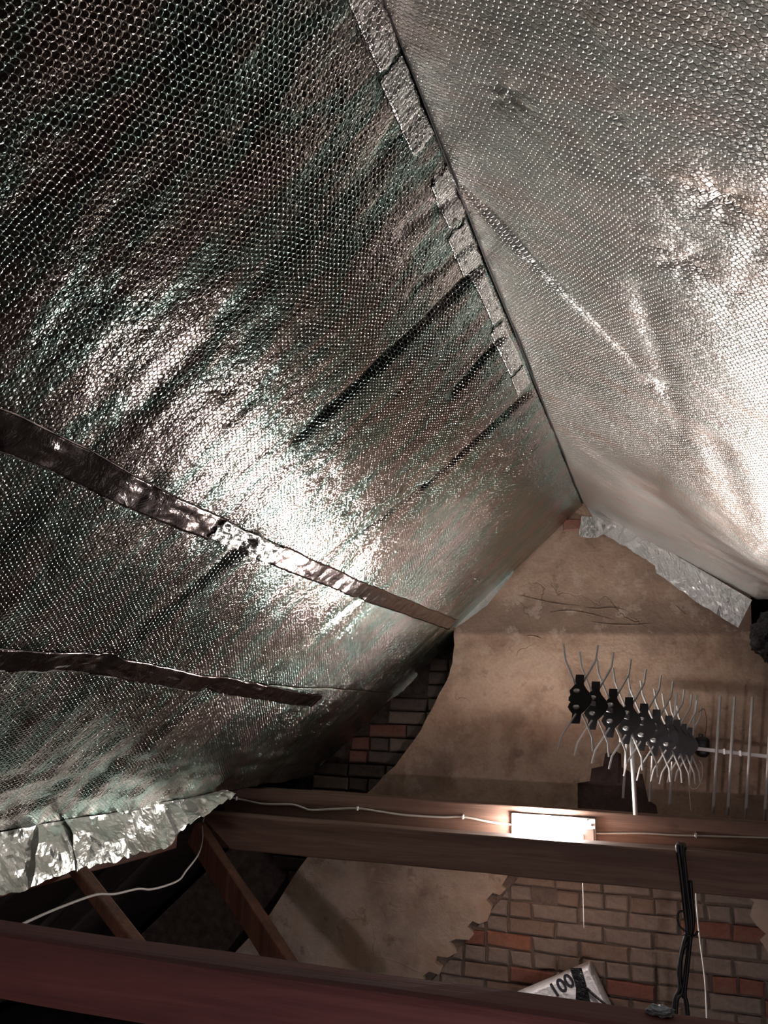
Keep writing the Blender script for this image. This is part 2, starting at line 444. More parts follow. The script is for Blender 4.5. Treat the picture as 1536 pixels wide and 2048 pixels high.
# the gable walls
def gable_pts(y, lift=.10):
    return [Vector((-3.4, y, 0)), Vector((4.3, y, 0)), AP+DR*5.15+Vector((0, y, lift*.2)), AP+Vector((0, y, lift)), AP+DL*3.95+Vector((0, y, lift*.2))]
GY = 4.62
wall = structure(obj('wall_back', prism_bm([[Vector((-3.35, GY+.02, 0)), Vector((4.2, GY+.02, 0)), Vector((4.2, GY+.02, .12)), AP+Vector((0, GY+.02, .08)), Vector((-3.35, GY+.02, .05))]], Vector((0, .2, 0))), 'mortar'), 'bare brick gable wall')
structure(obj('wall_front', prism_bm([[Vector((-3.35, -2.6, 0)), Vector((4.2, -2.6, 0)), Vector((4.2, -2.6, .12)), AP+Vector((0, -2.6, .08)), Vector((-3.35, -2.6, .05))]], Vector((0, .15, 0))), 'brick_dirty'), 'far dark gable wall of the attic')

# bricks -----------------------------------------------------------
BL, BH, BD = .216, .065, .10
def brick_mesh(name, L, hgt, mat, k):
    bm = box_bm(-L/2, L/2, 0, BD, -hgt/2, hgt/2)
    rn = random.Random(k)
    for v in bm.verts: v.co += Vector((rn.uniform(-.005, .005), rn.uniform(-.006, .006) if v.co.y < .05 else 0, rn.uniform(-.004, .004)))
    bmesh.ops.bevel(bm, geom=[e for e in bm.edges if all(v.co.y < .05 for v in e.verts)], offset=.007, segments=1, affect='EDGES')
    bmesh.ops.recalc_face_normals(bm, faces=bm.faces)
    me = bpy.data.meshes.new(name); bm.to_mesh(me); bm.free(); me.materials.append(MATS[mat]); return me
BR = {}
for mt in ('brick_grey', 'brick_brown', 'brick_dirty', 'brick_red', 'brick_orange'):
    for kind, L in (('full', BL), ('half', BL*.48)):
        BR[mt, kind] = [brick_mesh('brick', L, BH, mt, i*13+len(mt)) for i in range(3)]
def add_brick(x, y, z, mt, kind, parent, rn, cut=None):
    me = rn.choice(BR[mt, kind])
    rot = rn.uniform(-.012, .012)
    if cut:
        me2 = me.copy(); bm = bmesh.new(); bm.from_mesh(me2)
        for pco, pno in cut:
            g = bm.verts[:]+bm.edges[:]+bm.faces[:]
            r = bmesh.ops.bisect_plane(bm, geom=g, plane_co=pco-Vector((x, y, z)), plane_no=pno, clear_outer=True)
            ed = [e for e in r['geom_cut'] if isinstance(e, bmesh.types.BMEdge)]
            if ed: bmesh.ops.contextual_create(bm, geom=ed)
        if len(bm.verts) < 6: bm.free(); bpy.data.meshes.remove(me2); return None
        bm.to_mesh(me2); bm.free(); me = me2; rot = 0
    o = bpy.data.objects.new('brick', me); C.objects.link(o)
    o.location = (x, y, z); o.rotation_euler = (0, rot, 0)
    put_under(o, parent); return o

rn = random.Random(3)
# gable bricks left of the breast, and the few showing right of it
c0 = .62
for k in range(24):
    z = c0+.075*k; x = -2.75+(0 if k % 2 else .112)
    while x < -.80:
        half = rn.random() < (.75 if k % 3 == 0 else .12); L = BL*.48 if half else BL
        xc = x+L/2
        p = AP+DL*((AP.x-xc)/-DL.x) if False else None
        zroof = AP.z+(xc-AP.x)*DL.z/DL.x
        if z < zroof-.02 and xc < -.85:
            r_ = rn.random()
            mt = 'brick_red' if r_ < .22 else 'brick_brown' if r_ < .42 else 'brick_dirty'
            if z > .95 or xc > -2.1:
                add_brick(xc, GY-.0+rn.uniform(-.008, .008)-.02, z, mt, 'half' if half else 'full', wall, rn)
        x += L+.011
for k in range(8):
    z = 1.72+.075*k
    for j in range(3):
        zroof = AP.z+(.47+.23*j-AP.x)*DR.z/DR.x
        if z < zroof-.03:
            add_brick(.47+.23*j+(.1 if k % 2 else 0), GY-.02, z, 'brick_dirty', 'full', wall, rn)

# ------------------------------------------------------------------ chimney breast
BY = 4.35
def bp(*pts): return [at(x, y, BY) for x, y in pts]
breast = thing('chimney_breast', (-.4, BY+.15, 0), 'broad rendered chimney breast in the gable, narrowing towards the ridge', 'chimney breast')
# outline of the breast in the wall plane, left edge bottom to top, then right edge down
left = bp((330, 2110), (405, 2000), (470, 1905), (540, 1828), (592, 1745), (650, 1670), (730, 1590), (790, 1532), (842, 1460), (872, 1402), (893, 1362), (905, 1325), (909, 1290), (909, 1240))
def roof_z(x): return AP.z+((x-AP.x)*DL.z/DL.x if x < AP.x else (x-AP.x)*DR.z/DR.x)
top = [Vector((left[-1].x, BY, roof_z(left[-1].x)+.035)), Vector((AP.x, BY, AP.z+.03))]
xr = at(1505, 1240, BY).x
top.append(Vector((xr, BY, roof_z(xr)+.02)))
right = bp((1503, 1250), (1507, 1290), (1520, 1312), (1545, 1335), (1600, 1400), (1700, 1560), (1800, 1750), (1850, 2110))
outline = left+top+right
def jag(pts, amp, rn, n=4):
    out = []
    for a, b in zip(pts, pts[1:]):
        for i in range(n):
            p = a.lerp(b, i/n)
            if i: p = p+Vector((rn.uniform(-amp, amp), 0, rn.uniform(-amp, amp)))
            out.append(p)
    out.append(pts[-1]); return out
rn = random.Random(5)
outline = jag(left, .004, rn, 3)+top+jag(right, .008, rn, 3)
core = [p+Vector((0, .035, 0)) for p in outline]
obj('mortar_backing', prism_bm([core], Vector((0, GY-BY-.10, 0))), 'mortar_pale', breast)
# the area where the render has come away (bricks exposed)
scal = [(1040, 1700), (1015, 1752), (1003, 1772), (1012, 1778), (1000, 1790), (985, 1786), (972, 1800), (985, 1812), (975, 1842), (958, 1848), (945, 1842),
        (935, 1853), (948, 1868), (938, 1880), (912, 1878), (898, 1884), (915, 1905), (895, 1915), (874, 1912), (870, 1925), (885, 1935), (878, 1950),
        (858, 1943), (846, 1952), (850, 1965), (858, 1980), (835, 1985), (820, 2000), (836, 2014), (800, 2040), (770, 2100)]
hole = bp(*scal)+bp((1500, 2108), (1640, 2100), (1600, 2010), (1552, 1930), (1536, 1905), (1520, 1880), (1532, 1868), (1512, 1850), (1500, 1832), (1508, 1805), (1490, 1788), (1478, 1768), (1462, 1758), (1466, 1722), (1440, 1700))
dark_cut = bp((1155, 1625), (1155, 1566), (1180, 1562), (1183, 1537), (1206, 1532), (1210, 1508), (1216, 1503), (1222, 1508), (1232, 1503), (1242, 1508), (1243, 1534), (1262, 1545), (1285, 1548), (1296, 1600), (1312, 1610), (1316, 1628), (1280, 1640), (1200, 1640))
PT = .026
pl = obj('plaster', prism_bm([outline, hole, dark_cut], Vector((0, PT+.006, 0))), 'plaster', breast)
obj('dark_patch', prism_bm([[p+Vector((0, .028, 0)) for p in bp((1140, 1640), (1140, 1490), (1330, 1490), (1330, 1650))]], Vector((0, .01, 0))), 'dark_brown', breast, label='dark hollow cut into the render')  # dark brown patch behind a stepped hole in the plaster
# loose ridges and lips of render that catch the light
rn = random.Random(11)
for pts in ([(1035, 1190), (1075, 1200), (1115, 1208), (1160, 1212)], [(1100, 1225), (1130, 1222), (1165, 1225), (1230, 1240)], [(1170, 1215), (1195, 1218), (1225, 1216), (1255, 1222)],
            [(1180, 1243), (1220, 1249), (1270, 1250), (1305, 1246)], [(1052, 1272), (1070, 1273), (1085, 1279)], [(1350, 1210), (1362, 1222), (1372, 1230)],
            [(700, 1905), (780, 1918), (830, 1940), (845, 1945)], [(730, 1760), (760, 1765), (800, 1768)]):
    P_ = [at(x, y, BY-.001) for x, y in pts]
    P_ = smooth_path(P_, 4)
    tp = [max(.12, sin(pi*i/(len(P_)-1)))*rn.uniform(.7, 1.2) for i in range(len(P_))]
    obj('plaster_lip', tube_bm(P_, .0035, 6, taper=tp), 'plaster', breast, True)
# bricks behind the missing render
def in_poly(x, z, poly):
    c = False; n = len(poly)
    for i in range(n):
        a, b = poly[i], poly[(i+1) % n]
        if (a.z > z) != (b.z > z) and x < (b.x-a.x)*(z-a.z)/(b.z-a.z)+a.x: c = not c
    return c
d0, d1 = at(1040, 1752, BY), at(884, 1938, BY)
dd = (d1-d0).normalized(); dn = Vector((-dd.z, 0, dd.x))
if dn.x > 0: dn = -dn                                    # outward: to the left of the raking line
rn = random.Random(21)
for k in range(19):
    z = .12+.0735*k; x = -1.9+(0 if k % 2 else .112)
    header = (k % 4 == 2)
    while x < 1.0:
        half = header or rn.random() < .15; L = BL*.48 if half else BL
        xc = x+L/2; cut = None; x += L+.010
        cs = [Vector((xc+sx*L/2, BY, z+sz*BH/2)) for sx in (-1, 1) for sz in (-1, 1)]
        ds = [(c-d0).dot(dn) for c in cs]
        if min(ds) > -.012: continue
        if max(ds) > 0: cut = [(d0, dn)]
        if not any(in_poly(c.x, c.z, hole) for c in cs+[Vector((xc, 0, z))]): continue
        r_ = rn.random()
        px = 0
        mt = 'brick_grey' if r_ < .70 else 'brick_brown' if r_ < .93 else 'brick_red'
        if xc > .1 and z < .9 and r_ > .7: mt = 'brick_red'
        if abs(xc-at(993, 1875, BY).x) < .08 and abs(z-at(993, 1875, BY).z) < .04: mt = 'brick_orange'
        if rn.random() < .02: continue                    # a brick lost
        add_brick(xc, BY+.012+rn.uniform(-.006, .007), z, mt, 'half' if half else 'full', breast, rn, cut)
a_ = at(1138, 1050, BY)
add_brick(a_.x+.02, BY-.012, a_.z, 'brick_red', 'half', breast, rn)

# ------------------------------------------------------------------ rafters, purlin, ties
for i, y in enumerate((1.78, 2.60, 3.45)):
    a = AP+DL*2.05+NL*-.055+Vector((0, y, 0)); b = AP+DL*3.75+NL*-.055+Vector((0, y, 0))
    tag(obj('rafter', timber_bm(a, b, .05, .09, n=6), 'wood_dark'),
        ('nearest', 'middle', 'farthest')[i]+' dark rafter showing below the foil on the left slope', 'rafter', 'rafters below the foil on the left slope')
TZ = H-.435; TH = .155
def tie(y, x0, x1, hgt, wid, mat, label, bev=.006, TZ=TZ):
    o = obj('tie_beam', timber_bm(Vector((x0, y+wid/2, TZ-hgt/2)), Vector((x1, y+wid/2, TZ-hgt/2)), wid, hgt, bev, .004, 40), mat)
    return tag(o, label, 'beam')
tie(3.90, -2.12, 1.75, .21, .09, 'wood_tie', 'rear brown tie beam that carries the lamp, nearest the gable')
tie(3.62, -2.08, 1.75, .150, .10, 'wood_tie', 'middle brown tie beam, just in front of and below the lamp', TZ=H-.528)
tie(1.42, -1.76, 1.75, .114, .10, 'wood_red', 'front reddish tie beam across the bottom of the photo', .016, TZ=H-.460)
pu = obj('purlin', timber_bm(Vector((-1.945, -.2, TZ-.10)), Vector((-1.945, 3.14, TZ-.10)), .06, .14, .005, .004, 30), 'wood_purlin')
tag(pu, 'reddish purlin running under the left foil edge, behind silver tape', 'beam')
# the raking struts, lapped on to the ties
def strut(pa, ya, pb, yb, wd, th, label):
    a = at(*pa, ya); b = at(*pb, yb); d = (b-a).normalized()
    b = a+d*((b-a).length*1.75)
    if b.z < .02: b = a+(b-a)*((a.z-.02)/(a.z-b.z))
    o = obj('strut', timber_bm(a, b, th, wd, .006, .004, 20), 'wood_strut'); return tag(o, label, 'strut')
strut((392, 1665), 3.58, (570, 1935), 3.25, .11, .05, 'reddish raking strut from the left end of the middle tie beam')
strut((143, 1722), 2.50, (262, 1880), 2.25, .045, .04, 'thin dark strut under the silver tape at far left')

# ------------------------------------------------------------------ foil quilts
def wavy(amp, f):
    return lambda s, y, a, b: (s+(amp*noise.noise(Vector((y*f, 3, 7))) if a > .999 else 0), y)
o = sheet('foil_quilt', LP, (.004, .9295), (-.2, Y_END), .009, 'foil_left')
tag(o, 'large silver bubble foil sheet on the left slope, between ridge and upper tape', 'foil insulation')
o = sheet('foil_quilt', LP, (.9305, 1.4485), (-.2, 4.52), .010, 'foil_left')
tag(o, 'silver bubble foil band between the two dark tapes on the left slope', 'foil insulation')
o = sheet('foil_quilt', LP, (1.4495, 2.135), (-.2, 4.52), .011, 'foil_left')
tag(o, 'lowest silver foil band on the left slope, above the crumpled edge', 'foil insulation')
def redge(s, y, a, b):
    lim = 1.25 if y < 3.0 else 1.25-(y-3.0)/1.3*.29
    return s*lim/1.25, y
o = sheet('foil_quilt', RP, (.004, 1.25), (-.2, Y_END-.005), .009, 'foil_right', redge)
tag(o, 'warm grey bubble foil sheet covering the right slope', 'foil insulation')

# ------------------------------------------------------------------ tapes
def strip(P, path, width, off, mat, crink=.003, step=.012, name='foil_tape', fr=22, ends=.15, seed=0):
    """tape laid on a slope along a path of (s, y) points"""
    ps = smooth_path([Vector((s, y, 0)) for s, y in path], max(3, int(.35/step/ max(1, len(path)-1)*2)))
    L = [0]
    for a, b in zip(ps, ps[1:]): L.append(L[-1]+(b-a).length)
    nn = max(4, int(L[-1]/step)); nw = max(6, int(width/.006)); vs = []; fs = []; uvs = []
    j = 0
    for i in range(nn+1):
        t = L[-1]*i/nn
        while j < len(L)-2 and L[j+1] < t: j += 1
        p = ps[j].lerp(ps[j+1], (t-L[j])/max(1e-6, L[j+1]-L[j])); d = (ps[j+1]-ps[j]).normalized(); q = Vector((-d.y, d.x, 0))
        for k in range(nw+1):
            u = k/nw-.5
            wv = width*(1+.10*noise.noise(Vector((t*6, seed, 4))))
            sk = noise.noise(Vector((u*3, seed, i*0)))*.02 if i in (0, nn) else 0
            c = p+q*u*wv+d*sk
            h = crink*(noise.noise(Vector((t*fr, u*5, seed)))+.6*noise.noise(Vector((t*fr*2.7, u*12, seed+5))))
            vs.append(P(max(.0, c.x), c.y, off+h)); uvs.append((c.x, c.y))
    for i in range(nn):
        for k in range(nw): a = i*(nw+1)+k; fs.append((a, a+1, a+nw+2, a+nw+1))
    o = obj(name, (vs, [], fs), mat, None, True)
    ul = o.data.uv_layers.new(name='UVMap'); idx = [0]*len(o.data.loops); o.data.loops.foreach_get('vertex_index', idx)
    ul.data.foreach_set('uv', [c for i in idx for c in uvs[i]])
    sm = o.modifiers.new('thickness', 'SOLIDIFY'); sm.thickness = .0008; sm.offset = 0
    return o
o = strip(LP, [(.912, .3), (.915, 1.1), (.93, 1.45), (.937, 1.80)], .074, .0035, 'tape_dark', .0016, seed=1)
tag(o, 'dark shiny tape on the upper seam of the left slope, nearest stretch', 'tape')
o = strip(LP, [(.935, 1.78), (.938, 1.95), (.94, 2.13)], .066, .008, 'tape_bright', .008, .008, seed=2, fr=40)
tag(o, 'short crumpled bright tape at the middle of the upper left seam', 'tape')
o = strip(LP, [(.938, 2.11), (.943, 2.7), (.94, 3.3), (.93, 4.25)], .072, .0035, 'tape_dark', .0016, seed=3)
tag(o, 'dark tape on the upper left seam, far stretch reaching the gable', 'tape')
o = strip(LP, [(1.40, .8), (1.42, 1.5), (1.42, 1.85), (1.45, 2.3), (1.48, 2.8), (1.53, 3.5)], .070, .005, 'tape_dark', .003, seed=4, fr=10)
tag(o, 'dark rumpled tape on the lower seam of the left slope', 'tape')
ridge = [('nearest', .90, 1.09, .030, .05), ('second nearest', 1.10, 1.30, .034, .055), ('third nearest', 1.40, 1.56, .030, .052), ('fourth nearest', 1.585, 1.775, .040, .060),
         ('fifth nearest, narrow', 1.80, 2.06, .034, .036), ('sixth nearest, beside a green fold', 2.08, 2.38, .045, .05), ('farthest and shortest', 2.40, 2.56, .045, .055)]
for i, (nm, ya, yb, sc_, wd) in enumerate(ridge):
    o = strip(LP, [(sc_, ya), (sc_, (ya+yb)/2), (sc_, yb)], wd, .004, 'tape_bubble', .002, .007, seed=10+i, fr=50)
    tag(o, 'sparkling silver tape patch along the ridge, '+nm+' of the row', 'tape', 'tape patches along the ridge')
# black gap cord at the ridge
rp = [AP+Vector((.004*noise.noise(Vector((t*3, 1, 1)))+.002, t, -.004)) for t in [i*.06-.2 for i in range(76)]]
tag(obj('ridge_seam', tube_bm(rp, .0035, 6), 'black_rubber', None, True), 'thin black seam line where both foil slopes meet at the ridge', 'seam')

def ragged(name, tops, bots, mat, crink, n=60, m=12, seed=0, bow=0.0, fine=1.0):
    """a crumpled tape flap between two 3D polylines"""
    def samp(pl, t):
        L = [0]
        for a, b in zip(pl, pl[1:]): L.append(L[-1]+(b-a).length)
        x = t*L[-1]
        for i in range(len(pl)-1):
            if x <= L[i+1] or i == len(pl)-2: return pl[i].lerp(pl[i+1], (x-L[i])/max(1e-6, L[i+1]-L[i]))
    vs = []; fs = []
    for i in range(n+1):
        a, b = samp(tops, i/n), samp(bots, i/n)
        ax = (samp(tops, min(1, i/n+.01))-samp(tops, max(0, i/n-.01))).normalized(); nrm = ax.cross((b-a).normalized()) if (b-a).length > 1e-5 else Vector((0, -1, 0))
        if nrm.y > 0: nrm = -nrm
        for k in range(m+1):
            u = k/m; p = a.lerp(b, u)
            q = p*1.0
            h = crink*(noise.noise(q*14+Vector((seed, 0, 0)))+.7*fine*noise.noise(q*38)+.35*fine*noise.noise(q*90))
            e = .25 if k in (0,) else 1
            p = p+nrm*(h*e+bow*sin(pi*u))
            if k == m: p = p+Vector((0, 0, crink*.8*noise.noise(q*30)))
            vs.append(p)
    for i in range(n):
        for k in range(m): a = i*(m+1)+k; fs.append((a, a+1, a+m+2, a+m+1))
    o = obj(name, (vs, [], fs), mat, None, False)
    sm = o.modifiers.new('thickness', 'SOLIDIFY'); sm.thickness = .001; sm.offset = 0
    return o
def rl(px, py, off=0): return on_plane(px, py, AP+NL*off, NL)
def rr_(px, py, off=0): return on_plane(px, py, AP+NR*off, NR)
# right gable flaps
YT = Y_END-.02
o = ragged('foil_flap', [at(1168, 1003, YT), at(1230, 1040, YT), at(1320, 1092, YT), at(1420, 1150, YT), at(1504, 1200, YT)],
           [at(1205, 1068, YT-.01), at(1243, 1088, YT-.01), at(1312, 1133, YT-.01), at(1312, 1146, YT-.01), at(1395, 1205, YT-.01), at(1476, 1256, YT-.01)], 'tape_soft', .009, 90, 14, 3, .008)
tag(o, 'long silver tape flap along the top right edge of the gable', 'tape')
o = ragged('foil_flap', [at(1163, 1032, YT-.03), at(1195, 1035, YT-.03), at(1236, 1052, YT-.03)],
           [at(1157, 1073, YT-.035), at(1190, 1077, YT-.035), at(1212, 1066, YT-.035)], 'tape_bright', .004, 24, 10, 5)
tag(o, 'short square silver tape end directly below the ridge at the gable', 'tape')
o = ragged('foil_flap', [at(1028, 1134, YT), at(965, 1192, YT), at(905, 1251, YT)],
           [at(1026, 1146, YT-.01), at(975, 1210, YT-.01), at(912, 1256, YT-.01)], 'tape_soft', .003, 40, 6, 7)
tag(o, 'narrow pale tape wedge at the left top edge of the gable', 'tape')
o = ragged('foil_flap', [at(835, 1340, 4.50), at(800, 1372, 4.50), at(765, 1405, 4.50)],
           [at(835, 1352, 4.49), at(806, 1382, 4.49), at(768, 1408, 4.49)], 'tape_bright', .006, 30, 6, 9)
tag(o, 'small crinkled tape scrap against the dark left bricks', 'tape')
o = ragged('foil_flap', [at(725, 1445, 4.50), at(690, 1467, 4.50), at(640, 1520, 4.50), at(592, 1566, 4.50)],
           [at(727, 1448, 4.49), at(695, 1478, 4.49), at(648, 1524, 4.49), at(600, 1572, 4.49)], 'tape_bright', .006, 40, 5, 12)
tag(o, 'thin torn tape shred low on the left brick edge', 'tape')
# the crumpled eave tape
ey = [1.75, 2.0, 2.3, 2.6, 2.9, 3.15, 3.3, 3.42]
tops = [LP(2.13, y, .002) for y in ey]
bots = [Vector((-1.86, y, H-.42-wd)) for y, wd in zip(ey, (.17, .165, .15, .15, .145, .135, .05, .03))]
o = ragged('foil_flap', tops[:4], [Vector((-1.835, 1.75, H-.575)), Vector((-1.835, 2.0, H-.575)), Vector((-1.835, 2.2, H-.575)), Vector((-1.84, 2.45, H-.55))], 'tape_eave', .016, 80, 18, 21, .012, .38)
tag(o, 'crumpled silver tape flap at the far left below the foil', 'tape')
o = ragged('foil_flap', [LP(2.125, y, .004) for y in (2.42, 2.7, 3.0, 3.16, 3.3, 3.42)], [Vector((-1.835, 2.42, H-.565)), Vector((-1.835, 2.7, H-.56)), Vector((-1.835, 2.95, H-.565)), Vector((-1.83, 3.06, H-.50)), Vector((-1.82, 3.2, H-.47)), Vector((-1.81, 3.42, H-.42))], 'tape_eave', .016, 90, 18, 33, .012, .38)
tag(o, 'crumpled silver tape flap ending above the middle tie beam', 'tape')

# ------------------------------------------------------------------ the lamp on the rear tie
FY = 3.90
lamp = thing('batten_lamp', tuple(at(1110, 1680, FY)), 'glowing white strip lamp screwed to the rear tie beam', 'lamp')
a = at(1022, 1626, FY); b = at(1192, 1682, FY)
tilt = Matrix.Rotation(radians(.6), 4, 'Y')
def lx(px): return at(px, 1655, FY).x
def lz(py, px=1110): return at(px, py, FY).z
z0, z1 = lz(1680), lz(1631)
obj('backplate', box_bm(lx(1024), lx(1192), FY-.018, FY+.0, z0, z1, .003), 'lamp_white', lamp)
# half-round diffuser
def half_round(x0, x1, zc, rz, ry, y, seg=14, ns=10):
    bm = bmesh.new(); rings = []
    for i in range(ns+1):
        t = i/ns; e = min(1, sqrt(max(0, 1-(abs(2*t-1))**8))*.9+.1)
        rings.append([bm.verts.new(Vector((x0+(x1-x0)*t, y-ry*e*sin(pi*k/seg), zc+rz*e*cos(pi*k/seg)))) for k in range(seg+1)])
    for i in range(ns):
        for k in range(seg): bm.faces.new((rings[i][k], rings[i][k+1], rings[i+1][k+1], rings[i+1][k]))
    bm.faces.new(rings[0]); bm.faces.new(rings[-1][::-1]); return bm
obj('diffuser', half_round(lx(1030), lx(1160), (z0+z1)/2+.002, (z1-z0)*.46, .055, FY-.017), 'diffuser', lamp, True)
obj('end_cap', box_bm(lx(1160)+.002, lx(1190), FY-.055, FY-.017, z0+.004, lz(1650), .005, 2), 'lamp_cap', lamp)
sw = obj('switch', box_bm(lx(1163), lx(1170), FY-.062, FY-.055, lz(1672), lz(1660), .002), 'lamp_white', lamp)
obj('screw', tube_bm([at(1175, 1640, FY-.018), at(1175, 1640, FY-.022)], .004, 8), 'screw', lamp)
obj('screw', tube_bm([at(1184, 1650, FY-.018), at(1184, 1650, FY-.024)], .006, 8), 'screw', lamp)
pc = at(1162, 1676, FY-.04)
obj('pull_cord', tube_bm([pc+Vector((0, 0, .02)), pc, Vector((pc.x+.003, pc.y, pc.z-.2)), Vector((pc.x+.004, pc.y, at(1166, 1856, pc.y).z))], .0013, 6), 'cable_white', lamp)

# cables along the rear tie
def cable(name, pts, r, mat, label, cat='cable', clips=(), sides=8):
    P_ = smooth_path(pts, 6)
    o = tag(obj(name, tube_bm(P_, r, sides), mat, None, True), label, cat)
    for c in clips:
        obj('cable_clip', box_bm(c.x-.005, c.x+.005, c.y-.008, c.y+.006, c.z-.009, c.z+.009, .002), 'lamp_white', o)
        obj('nail', tube_bm([c+Vector((0, -.008, .012)), c+Vector((0, .012, .012))], .0025, 6), 'screw', o)
    return o
CY = FY-.007
cable('lamp_cable', [at(x, y, CY) for x, y in ((440, 1590), (473, 1597), (497, 1602), (529, 1608), (582, 1609), (602, 1614), (622, 1620), (665, 1618), (715, 1617), (758, 1623), (808, 1630), (880, 1634), (926, 1634), (969, 1642), (1000, 1647), (1032, 1650))],
      .0048, 'cable_white', 'white cable clipped to the rear beam, running left from the lamp', clips=[at(473, 1597, CY), at(715, 1617, CY), at(926, 1634, CY)])
cable('lamp_cable', [at(x, y, CY) for x, y in ((1188, 1667), (1230, 1667), (1290, 1667), (1340, 1670), (1400, 1672), (1470, 1674), (1536, 1676), (1620, 1680))],
      .0038, 'cable_grey', 'thin grey cable on the rear beam, right of the lamp', clips=[at(1392, 1671, CY)])
wp = [(410, 1628, 3.60), (405, 1650, 3.57), (405, 1680, 3.40), (396, 1710, 3.1), (372, 1742, 2.72), (358, 1760, 2.62), (330, 1772, 2.48), (300, 1779, 2.34), (275, 1778, 2.24), (230, 1788, 2.08), (190, 1790, 1.95), (120, 1815, 1.76), (60, 1841, 1.60), (30, 1856, 1.52)]
cable('slack_wire', [at(*q) for q in wp], .0032, 'cable_grey', 'slack grey wire hanging from the middle beam to the front beam', 'wire')

# black cable hank over the middle tie, right
MY = 3.610
def cp(*q): return [at(*p) for p in q]
hank = thing('cable_hank', tuple(at(1365, 1700, MY)), 'black cables looped over the middle tie beam and tied in a hank', 'cable')
zt = H-.528+.008
hx = at(1358, 1692, 3.62).x
for k, (dx, pts) in enumerate((
    (0, [(1355, 1692), (1359, 1720), (1364, 1760), (1369, 1810), (1374, 1860), (1368, 1885), (1361, 1920), (1360, 1960), (1366, 1990), (1374, 2040)]),
    (.012, [(1362, 1694), (1367, 1730), (1372, 1780), (1378, 1830), (1379, 1868), (1376, 1900), (1370, 1950), (1364, 1985), (1352, 2040)]),
    (.022, [(1367, 1700), (1371, 1740), (1376, 1790), (1382, 1835), (1382, 1868), (1379, 1900), (1374, 1950), (1370, 1990), (1377, 2045)]),
    (.032, [(1381, 1762), (1384, 1800), (1387, 1835), (1383, 1868), (1366, 1900), (1357, 1940), (1359, 1975), (1347, 2045)]))):
    P_ = cp(*[(x, y, MY-.004*(k % 3)) for x, y in pts])
    if k < 3:
        P_ = [Vector((hx+dx, 3.735, zt-.05)), Vector((hx+dx, 3.728, zt)), Vector((hx+dx, 3.67, zt+.006)), Vector((hx+dx, 3.618, zt+.002))]+P_
    e = P_[-1]; P_ = P_+[Vector((e.x+.01*k-.02, e.y, .05))]
    obj('cable_strand', tube_bm(smooth_path(P_, 6), .0068 if k else .0085, 8), 'black_rubber', hank, True)
obj('cable_loop', tube_bm(smooth_path(cp((1370, 1822, MY-.01), (1358, 1824, MY-.01), (1355, 1838, MY-.01), (1359, 1852, MY-.01), (1370, 1862, MY-.01), (1378, 1868, MY-.01)), 6), .004, 8), 'black_rubber', hank, True)
obj('cable_tie', tube_bm(smooth_path(cp((1368, 1869, MY-.02), (1380, 1872, MY-.024), (1391, 1869, MY-.01), (1396, 1862, MY-.01)), 5), .004, 6), 'black_rubber', hank, True)
cable('white_cord', cp((1391, 1700, 3.84), (1392, 1782, 3.84), (1395, 1830, 3.84), (1400, 1880, 3.84), (1406, 1925, 3.84), (1410, 1960, 3.84), (1413, 2010, 3.84), (1414, 2060, 3.84)), .0036, 'cable_white',
      'thin white cord hanging straight down beside the black cables', 'cord')

# ------------------------------------------------------------------ front aerial: a row of black brackets with X-shaped rods
ANT = [(1158, 1398, 86, 3.50), (1190, 1411, 84, 3.60), (1225, 1426, 84, 3.69), (1257, 1441, 80, 3.78), (1287, 1454, 80, 3.86),
       (1312, 1465, 78, 3.94), (1337, 1474, 72, 4.01), (1353, 1481, 70, 4.05), (1366, 1486, 64, 4.09), (1378, 1490, 58, 4.12)]
c_first = at(1158, 1398, 3.50); c_last = at(1400, 1494, 4.18)
ant = thing('bracket_aerial', tuple(c_last), 'television aerial with black plastic brackets and X-shaped silver rods', 'aerial')
bd = (c_last-c_first).normalized()
obj('boom', timber_bm(c_first+Vector((0, .014, .004)), c_last+Vector((0, .02, .004)), .014, .020, .002, 0, 2), 'aluminium', ant)
prof = [(-.075, .5), (.085, .5), (.085, .30), (.13, .22), (.21, .12), (.26, 0), (.22, -.12), (.14, -.22), (.06, -.30), (.03, -.5), (-.13, -.5), (-.12, -.30),
        (-.17, -.24), (-.21, -.17), (-.18, -.09), (-.08, -.055), (-.20, -.045), (-.20, .045), (-.08, .055), (-.17, .10), (-.19, .17), (-.13, .24), (-.085, .30)]
